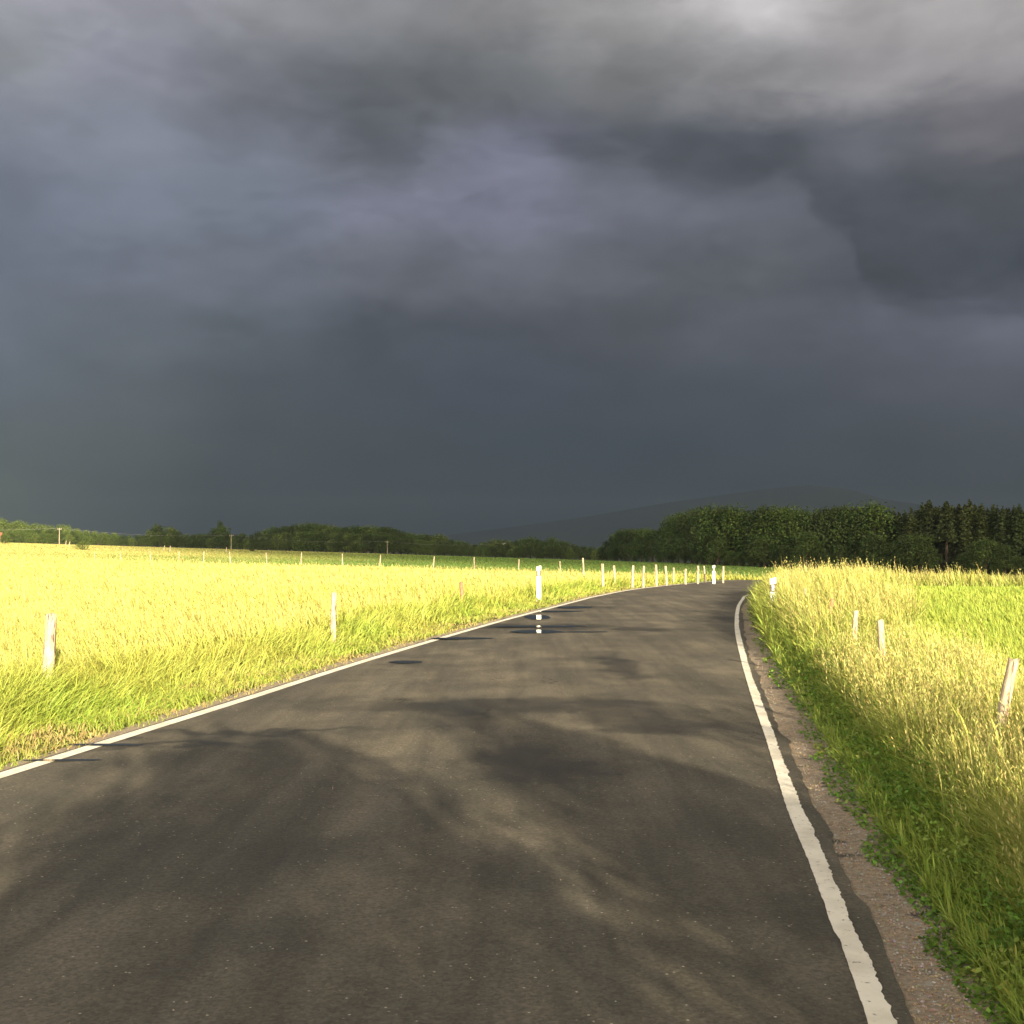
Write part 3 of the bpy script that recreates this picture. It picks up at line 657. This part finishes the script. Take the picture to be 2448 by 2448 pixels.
# ------------------------------------------------------------------ trees
m_bark, t = mat("tree_bark"); n1, _ = t.noise(wpos(t), 2.5, 5, .6); t.put(t.p.inputs['Base Color'], t.mix(n1, (.05, .035, .025, 1), (.14, .10, .07, 1)))
def leaf_quads(C, size, nrm, col):
    n = len(C); a = rng.normal(0, 1, (n, 3)) + nrm*.8; a /= np.linalg.norm(a, axis=1)[:, None]
    u = np.cross(a, rng.normal(0, 1, (n, 3))); u /= np.linalg.norm(u, axis=1)[:, None]; v = np.cross(a, u); s = size[:, None]
    V = np.stack([C-u*s*.5, C-v*s*.33, C+u*s*.5, C+v*s*.33], 1).reshape(-1, 3)
    return V, np.arange(4*n).reshape(-1, 4), np.repeat(col, 4, 0)
def tube(bm, pts, radii, sides=6):
    rings = []
    for i, (q, r) in enumerate(zip(pts, radii)):
        d = (Vector(pts[min(i+1, len(pts)-1)])-Vector(pts[max(i-1, 0)])).normalized(); u = d.orthogonal().normalized(); v = d.cross(u)
        rings.append([bm.verts.new(Vector(q)+(u*math.cos(2*math.pi*k/sides)+v*math.sin(2*math.pi*k/sides))*r) for k in range(sides)])
    for a, b in zip(rings, rings[1:]):
        for k in range(sides): bm.faces.new((a[k], a[(k+1) % sides], b[(k+1) % sides], b[k]))
def broadleaf(seed, tint, wide=.36, nleaf=3600, low=.12, nl=15):
    """unit tree, 1 m tall"""
    r = np.random.default_rng(seed); bm = bmesh.new(); tube(bm, [(0,0,-.04),(.01,0,.2),(0,.01,.5),(.01,0,.8)], [.03,.022,.014,.004])
    lobes = []
    for i in range(nl):
        zc = low + .12 + (.80-low)*(i+.5)/nl; rad = wide*math.sin(math.pi*min(.93, (zc-low+.12)/(1.04-low)))**.7
        a = i*2.4 + r.uniform(-.5, .5); rr = rad*r.uniform(.35, .75); lobes.append((rr*math.cos(a), rr*math.sin(a), zc, r.uniform(.12, .19)*(.7+wide)))
        tube(bm, [(0,0,zc*.55),(rr*.5*math.cos(a), rr*.5*math.sin(a), zc*.8),(rr*math.cos(a), rr*math.sin(a), zc)], [.01,.007,.003], 4)
    lobes.append((0, 0, .86, .13)); L = np.array(lobes); k = r.integers(0, len(L), nleaf)
    dv = r.normal(0, 1, (nleaf, 3)); dv /= np.linalg.norm(dv, axis=1)[:, None]; q = r.uniform(.35, 1.12, nleaf)**.6
    C = L[k, :3] + dv*(L[k, 3]*q)[:, None]*np.array((1, 1, .85)); C[:, 2] = np.clip(C[:, 2], .02, 1.05)
    tone = (.75+.5*r.random(len(L)))[k]*np.exp(r.normal(0, .18, nleaf))
    col = np.array(tint)[None]*tone[:, None]*np.exp(r.normal(0, .06, (nleaf, 3)))
    V, Fc, Cc = leaf_quads(C, r.uniform(.022, .045, nleaf), dv, col)
    tm = bpy.data.meshes.new("trunk"); bm.to_mesh(tm); bm.free(); tm.materials.append(m_bark)
    cm = np_mesh("crown", V, Fc, Cc); cm.materials.append(m_leaf); return tm, cm
def spruce(seed, tint, low=.1, nleaf=4200, wid=.15):
    r = np.random.default_rng(seed); bm = bmesh.new(); tube(bm, [(0,0,-.04),(0,0,.4),(0,0,.97)], [.017,.012,.002])
    zc = low + (1-low)*(1-np.sqrt(r.random(nleaf)))*1.0; a = r.uniform(0, 6.283, nleaf); lay = .82+.18*np.sin(zc*95+2*np.sin(a*3+seed))
    rad = wid*np.clip((1-zc)/(1-low), 0, 1)**.75*lay*r.uniform(.25, 1.08, nleaf)**.6*(1+.25*np.sin(a*5+seed))
    C = np.stack([rad*np.cos(a), rad*np.sin(a), zc - rad*.35], 1); dv = np.stack([np.cos(a), np.sin(a), np.full(nleaf, -.2)], 1)
    col = np.array(tint)[None]*np.exp(r.normal(0, .2, (nleaf, 1)))*np.exp(r.normal(0, .05, (nleaf, 3)))
    V, Fc, Cc = leaf_quads(C, r.uniform(.02, .04, nleaf), dv, col)
    if low > .3:
        for i in range(14):
            z0 = r.uniform(.15, low); a0 = r.uniform(0, 6.28); tube(bm, [(0,0,z0),(.06*math.cos(a0), .06*math.sin(a0), z0-.01)], [.003,.001], 3)
    tm = bpy.data.meshes.new("trunk"); bm.to_mesh(tm); bm.free(); tm.materials.append(m_bark)
    cm = np_mesh("crown", V, Fc, Cc); cm.materials.append(m_leaf); return tm, cm
BL = [broadleaf(s, c, w, low=lo) for s, c, w, lo in ((1,(.065,.10,.025),.36,.08),(2,(.055,.085,.022),.30,.05),(3,(.085,.13,.03),.42,.05),(4,(.06,.09,.025),.33,.1),(5,(.10,.14,.035),.38,.02))]
SP = [spruce(s, c) for s, c in ((11,(.045,.065,.02)),(12,(.05,.07,.022)),(13,(.06,.075,.022)))]
SB = [spruce(s, c, .48, wid=.13) for s, c in ((21,(.06,.07,.022)),(22,(.05,.065,.022)))]
def tree(name, kind, px, D, h, label, cat, group, wf=1.0, off=0.0):
    x, y, zg = spot(px, D); tm, cm = kind; g = empty(name, (x, y, zg-.2), random.uniform(0, 6.28))
    s = h/1.02; g.scale = (s*wf, s*wf, s); tag(g, label, cat, group)
    a = bpy.data.objects.new("trunk", tm); b = bpy.data.objects.new("crown", cm)
    for o in (a, b): COL.objects.link(o); o.parent = g
    return g
def prof(tab, x): return float(np.interp(x, [q[0] for q in tab], [q[1] for q in tab]))
# right wood
topR = [(1430,1312),(1455,1290),(1480,1270),(1530,1268),(1585,1266),(1605,1246),(1640,1224),(1700,1217),(1750,1221),(1800,1226),(1862,1206),(1900,1218),(1960,1228),(2000,1218),(2060,1222),(2110,1205),(2160,1208),(2225,1193),(2270,1200),(2328,1192),(2370,1205),(2405,1196),(2448,1202),(2560,1195),(2700,1195)]
depR = [(1430,420),(1590,360),(1700,285),(1900,262),(2448,236),(2700,230)]
x = 1436.0; i = 0
while x < 2680:
    D = prof(depR, x); con = x > 2105; j = random.uniform(-5, 5)
    def hh(xx, DD): zg = spot(xx, DD)[2]; return CAMH + (HZ-prof(topR, xx))/F*DD - zg
    if con:
        bare = 2215 < x < 2300; kind = random.choice(SB if bare else SP)
        tree("spruce_tree", kind, x, D+random.uniform(-3, 3), hh(x, D)*random.uniform(.93, 1.04), "tall bare stemmed spruce at the open gap of the right wood" if bare else "tall pointed dark spruce in the wood behind the right field",
             'tree', 'bare stemmed spruces' if bare else 'spruces in the right wood', 1.5)
        x += random.uniform(11, 19)
    else:
        kind = BL[2] if 1848 < x < 1880 else random.choice(BL[:4]); 
        tree("broadleaf_tree", kind, x+j, D, hh(x, D)*random.uniform(.98, 1.12), "dark broadleaf tree in the wood beyond the bend", 'tree', 'broadleaf trees in the right wood', random.uniform(.9, 1.25)); x += random.uniform(14, 24)
    i += 1
x = 1440.0
while x < 2680:      # second row behind
    D = prof(depR, x)+22; con = x > 2060
    h = (CAMH+(HZ-prof(topR, x))/F*D-spot(x, D)[2])*random.uniform(.92, 1.05)
    if con: tree("spruce_tree", random.choice(SP), x, D, h, "tall pointed dark spruce in the wood behind the right field", 'tree', 'spruces in the right wood', 1.6)
    else: tree("broadleaf_tree", random.choice(BL[:4]), x, D, h, "dark broadleaf tree in the wood beyond the bend", 'tree', 'broadleaf trees in the right wood', 1.2)
    x += random.uniform(24, 36)
x = 1440.0
while x < 2680:      # low edge of the wood
    D = prof(depR, x)-9; h = random.uniform(3.5, 8.5)
    if not (2222 < x < 2300):
        tree("woodland_bush", random.choice(BL[:2]), x, D, h*(.6 if x < 1600 else 1), "low dark bushy tree at the foot of the right wood", 'bush', 'bushes at the foot of the right wood', 1.35)
    x += random.uniform(20, 32)
# left wood
topL = [(-150,1262),(0,1264),(60,1262),(150,1264),(200,1272),(300,1277),(352,1279),(372,1250),(392,1272),(410,1258),(430,1276),(505,1275),(527,1244),(545,1275),(600,1274),(625,1268),(660,1256),(700,1252),(770,1250),(800,1256),(850,1258),(930,1258),(965,1268),(1000,1276),(1020,1275),(1045,1276),(1085,1288),(1140,1298),(1165,1294),(1195,1284),(1225,1294),(1275,1281),(1300,1292),(1318,1280),(1345,1293),(1400,1303),(1460,1312)]
depL = [(-150,560),(0,560),(500,590),(800,560),(1100,540),(1460,500)]
x = -140.0
while x < 1455:
    D = prof(depL, x); zg = spot(x, D)[2]; h = CAMH+(HZ-prof(topL, x))/F*D-zg
    for row, (dd, f) in enumerate(((0, 1.0), (-14, .72))):
        hgt = h*f*random.uniform(.96, 1.05)
        tree("broadleaf_tree", random.choice(BL), x+row*8, D+dd, hgt, "green broadleaf tree in the woods behind the left meadow", 'tree', 'broadleaf trees in the left woods', random.uniform(1.1, 1.6))
    x += random.uniform(13, 21)
for px, pt in ((373,1249),(411,1258),(527,1243)):
    D = 600; zg = spot(px, D)[2]; tree("broadleaf_tree", BL[1], px, D, CAMH+(HZ-pt)/F*D-zg, "single slender tree rising above the left woods", 'tree', 'slender trees above the left woods', .55)
# sunlit trees on the rise behind, far left
for px, pt in ((-40,1236),(-15,1238),(4,1238),(22,1246),(40,1243),(58,1247),(80,1250),(102,1252),(120,1255),(145,1253),(160,1254),(185,1262),(205,1266),(225,1268),(250,1271),(275,1272)):
    D = 660+px*.1; zg = spot(px, D)[2]; tree("broadleaf_tree", BL[4], px, D, CAMH+(HZ-pt)/F*D-zg, "pale sunlit tree on the rise at the far left", 'tree', 'sunlit trees at the far left', 1.2)
m_pale = None
tree("round_bush", BL[4], 197, 215, 1.9, "round yellow green bush alone in the pale field, right of the tallest power pole", 'bush', None, 1.9)
tree("round_bush", BL[2], 12, 330, 2.9, "rounded green bush at the far left edge before the small red roof", 'bush', None, 2.0)
tree("round_bush", BL[1], 603, 300, 1.4, "tiny dark bush at the edge of the far field, right of the second power pole", 'bush', None, 1.8)
# small barn at the far left edge
m_wall, t = mat("barn_boards"); n1, _ = t.noise(wpos(t), 1.2, 4, .6); t.put(t.p.inputs['Base Color'], t.mix(n1, (.2, .12, .08, 1), (.3, .2, .14, 1)))
m_roof, t = mat("red_roof"); n1, _ = t.noise(wpos(t), 1.2, 4, .6); t.put(t.p.inputs['Base Color'], t.mix(n1, (.25, .08, .05, 1), (.33, .13, .09, 1)))
g = empty("field_barn", spot(-12, 420), .25); tag(g, "small barn with a red roof half hidden at the far left edge", 'barn')
bm = bmesh.new(); bmesh.ops.create_cube(bm, size=1); bmesh.ops.scale(bm, vec=(4.4, 3.4, 2.6), verts=bm.verts); bmesh.ops.translate(bm, vec=(0, 0, 1.1), verts=bm.verts); part("wall", bm, m_wall, g)
bm = bmesh.new(); V = [bm.verts.new(v) for v in ((-2.5,-2,2.35),(2.5,-2,2.35),(2.5,2,2.35),(-2.5,2,2.35),(-2.5,0,3.7),(2.5,0,3.7))]
for f in ((0,1,5,4),(2,3,4,5),(0,4,3),(1,2,5),(3,2,1,0)): bm.faces.new([V[k] for k in f])
part("roof", bm, m_roof, g)
bm = bmesh.new(); bmesh.ops.create_cube(bm, size=1); bmesh.ops.scale(bm, vec=(1.2, .06, 1.8), verts=bm.verts); bmesh.ops.translate(bm, vec=(.3, -1.74, .9), verts=bm.verts); part("door", bm, m_bark, g)

# trees behind the camera whose shadows fall over the road
BIG = [broadleaf(31, (.07, .11, .03), .36, 5200, .15, 14), broadleaf(32, (.07, .11, .03), .32, 6500, .22, 14), broadleaf(33, (.07, .11, .03), .34, 1100, .12, 18)]
for (x, y, h, k, wf, lab) in ((3.4, -6.6, 3.75, 0, 1.2, "wide roadside bush behind the camera, nearest the road"),
                          (6.1, -7.4, 4.1, 1, .85, "slim roadside tree behind the camera, between two bushes"),
                          (2.3, -6.0, 3.0, 0, 1.15, "dense roadside bush behind the camera, at the very edge of the road"),
                          (8.3, -7.6, 4.4, 2, 1.0, "sparse roadside bush behind the camera, farthest from the road")):
    tm, cm = BIG[k]; g = empty("roadside_tree" if k else "roadside_bush", (x, y, 0), k*2.0); g.scale = (h*wf, h*wf, h); tag(g, lab, 'tree')
    a = bpy.data.objects.new("trunk", tm); b = bpy.data.objects.new("crown", cm)
    for o in (a, b): COL.objects.link(o); o.parent = g

# ------------------------------------------------------------------ mountain
m_hill, t = mat("forested_hills"); n1, _ = t.noise(wpos(t), .004, 6, .65); t.put(t.p.inputs['Base Color'], t.mix(t.mapr(n1, .3, .7), (.034, .046, .042, 1), (.046, .058, .050, 1))); t.p.inputs['Specular IOR Level'].default_value = 0
ridge = [(-3000,1300),(0,1300),(700,1300),(1000,1275),(1200,1250),(1400,1222),(1600,1188),(1720,1171),(1830,1156),(1925,1147),(2010,1158),(2080,1180),(2160,1190),(2300,1205),(2448,1215),(2800,1230),(3600,1270),(5000,1310)]
D0 = 6500.0; nxm, nym = 240, 24; xw = np.linspace(-9000, 9000, nxm); yw = np.linspace(-1500, 2200, nym); MX, MY = np.meshgrid(xw, yw)
hr = np.interp(MX*F/D0 + CX, [q[0] for q in ridge], [(HZ-q[1])/F*D0 for q in ridge]); hr = np.maximum(hr, 0)
prf = np.where(MY < 0, np.cos(np.clip(-MY/1500, 0, 1)*np.pi/2)**1.3, np.cos(np.clip(MY/2200, 0, 1)*np.pi/2)**1.3)
PP = np.stack([MX.ravel(), MY.ravel()], 1); MZ = (hr*prf).ravel()*(1+.04*fnoise(PP, .004, 3)*np.clip(-MY.ravel()/400, 0, 1)) - 30 
idx = np.arange(nxm*nym).reshape(nym, nxm); faces = np.stack([idx[:-1, :-1], idx[:-1, 1:], idx[1:, 1:], idx[1:, :-1]], -1).reshape(-1, 4)
tag(link("hills", np_mesh("hills", np.stack([PP[:, 0], PP[:, 1]+D0, MZ], 1), faces, smooth=True), m_hill), kind='structure')

# ------------------------------------------------------------------ rainy air
HAZE = 2.4e-4
mh = bpy.data.materials.new("rain_haze"); mh.use_nodes = True; t = NT(mh.node_tree); t.n.clear(); o = t.node('ShaderNodeOutputMaterial')
v = t.node('ShaderNodeVolumePrincipled'); v.inputs['Color'].default_value = (.23, .305, .39, 1); v.inputs['Density'].default_value = HAZE; v.inputs['Anisotropy'].default_value = .5
t.l.new(v.outputs[0], o.inputs['Volume'])
bm = bmesh.new(); bmesh.ops.create_cube(bm, size=1); bmesh.ops.scale(bm, vec=(19000, 19000, 480), verts=bm.verts); bmesh.ops.translate(bm, vec=(0, 0, 480/2-90), verts=bm.verts)
me = bpy.data.meshes.new("haze"); bm.to_mesh(me); bm.free(); tag(link("haze", me, mh), "faint grey rain haze filling the air", "haze", kind='stuff')

# ------------------------------------------------------------------ unseen cloud deck added overhead to shade the woods, the sun slips in under its rear edge
m_cloud, t = mat("shade_cloud_veil")
t.p.inputs['Base Color'].default_value = (.62, .62, .66, 1); t.p.inputs['Roughness'].default_value = 1; t.p.inputs['Specular IOR Level'].default_value = 0
n1, _ = t.noise(wpos(t), .002, 5, .6); tr = t.node('ShaderNodeBsdfTransparent'); ms = t.node('ShaderNodeMixShader')
t.put(ms.inputs[0], t.mapr(n1, .3, .7, .31, .45)); t.l.new(t.p.outputs[0], ms.inputs[1]); t.l.new(tr.outputs[0], ms.inputs[2]); t.l.new(ms.outputs[0], t.out.inputs[0])
CH = 1400.0; off = Vector((to_sun.x, to_sun.y))*(CH/math.tan(SUN_EL)/math.cos(0))/math.cos(SUN_EL)
shade_edge = [(-2600, 2400), (-420, 1600), (-260, 1100), (-190, 620), (-140, 420), (-60, 205), (0, 118), (50, 105), (100, 130), (400, 118), (5200, 60)]
nn = 90; xsC = np.linspace(-2600, 5200, nn); yE = np.interp(xsC, [q[0] for q in shade_edge], [q[1] for q in shade_edge]) + off.y
xC = xsC + off.x; rowsC = 40; Vt = []; 
for j in range(rowsC+1):
    f = j/rowsC; yj = yE*(1-f) + 2600*f
    Vt.append(np.stack([xC, yj, np.full(nn, CH)], 1))
Vt = np.concatenate(Vt); lump = fnoise(Vt[:, :2], .0045, 3)*45 + fnoise(Vt[:, :2], .013, 7)*20
jj = np.repeat(np.arange(rowsC+1), nn); rim = np.clip(np.minimum(jj, rowsC-jj)/3, 0, 1)
bot = Vt.copy(); bot[:, 2] += lump*rim; topv = Vt.copy(); topv[:, 2] += 25 + 260*np.sqrt(rim) + lump*rim
N0 = len(bot); idx = np.arange(N0).reshape(rowsC+1, nn); fb = np.stack([idx[:-1, :-1], idx[1:, :-1], idx[1:, 1:], idx[:-1, 1:]], -1).reshape(-1, 4)
ft = fb[:, ::-1]+N0; side = []
loop = list(idx[0, :]) + list(idx[1:, -1]) + list(idx[-1, -2::-1]) + list(idx[-2:0:-1, 0])
for a, b in zip(loop, loop[1:]+loop[:1]): side.append((a, b, b+N0, a+N0))
tag(link("shade_cloud", np_mesh("shade_cloud", np.concatenate([bot, topv]), np.concatenate([fb, ft, np.array(side)]), smooth=True), m_cloud), kind='structure')
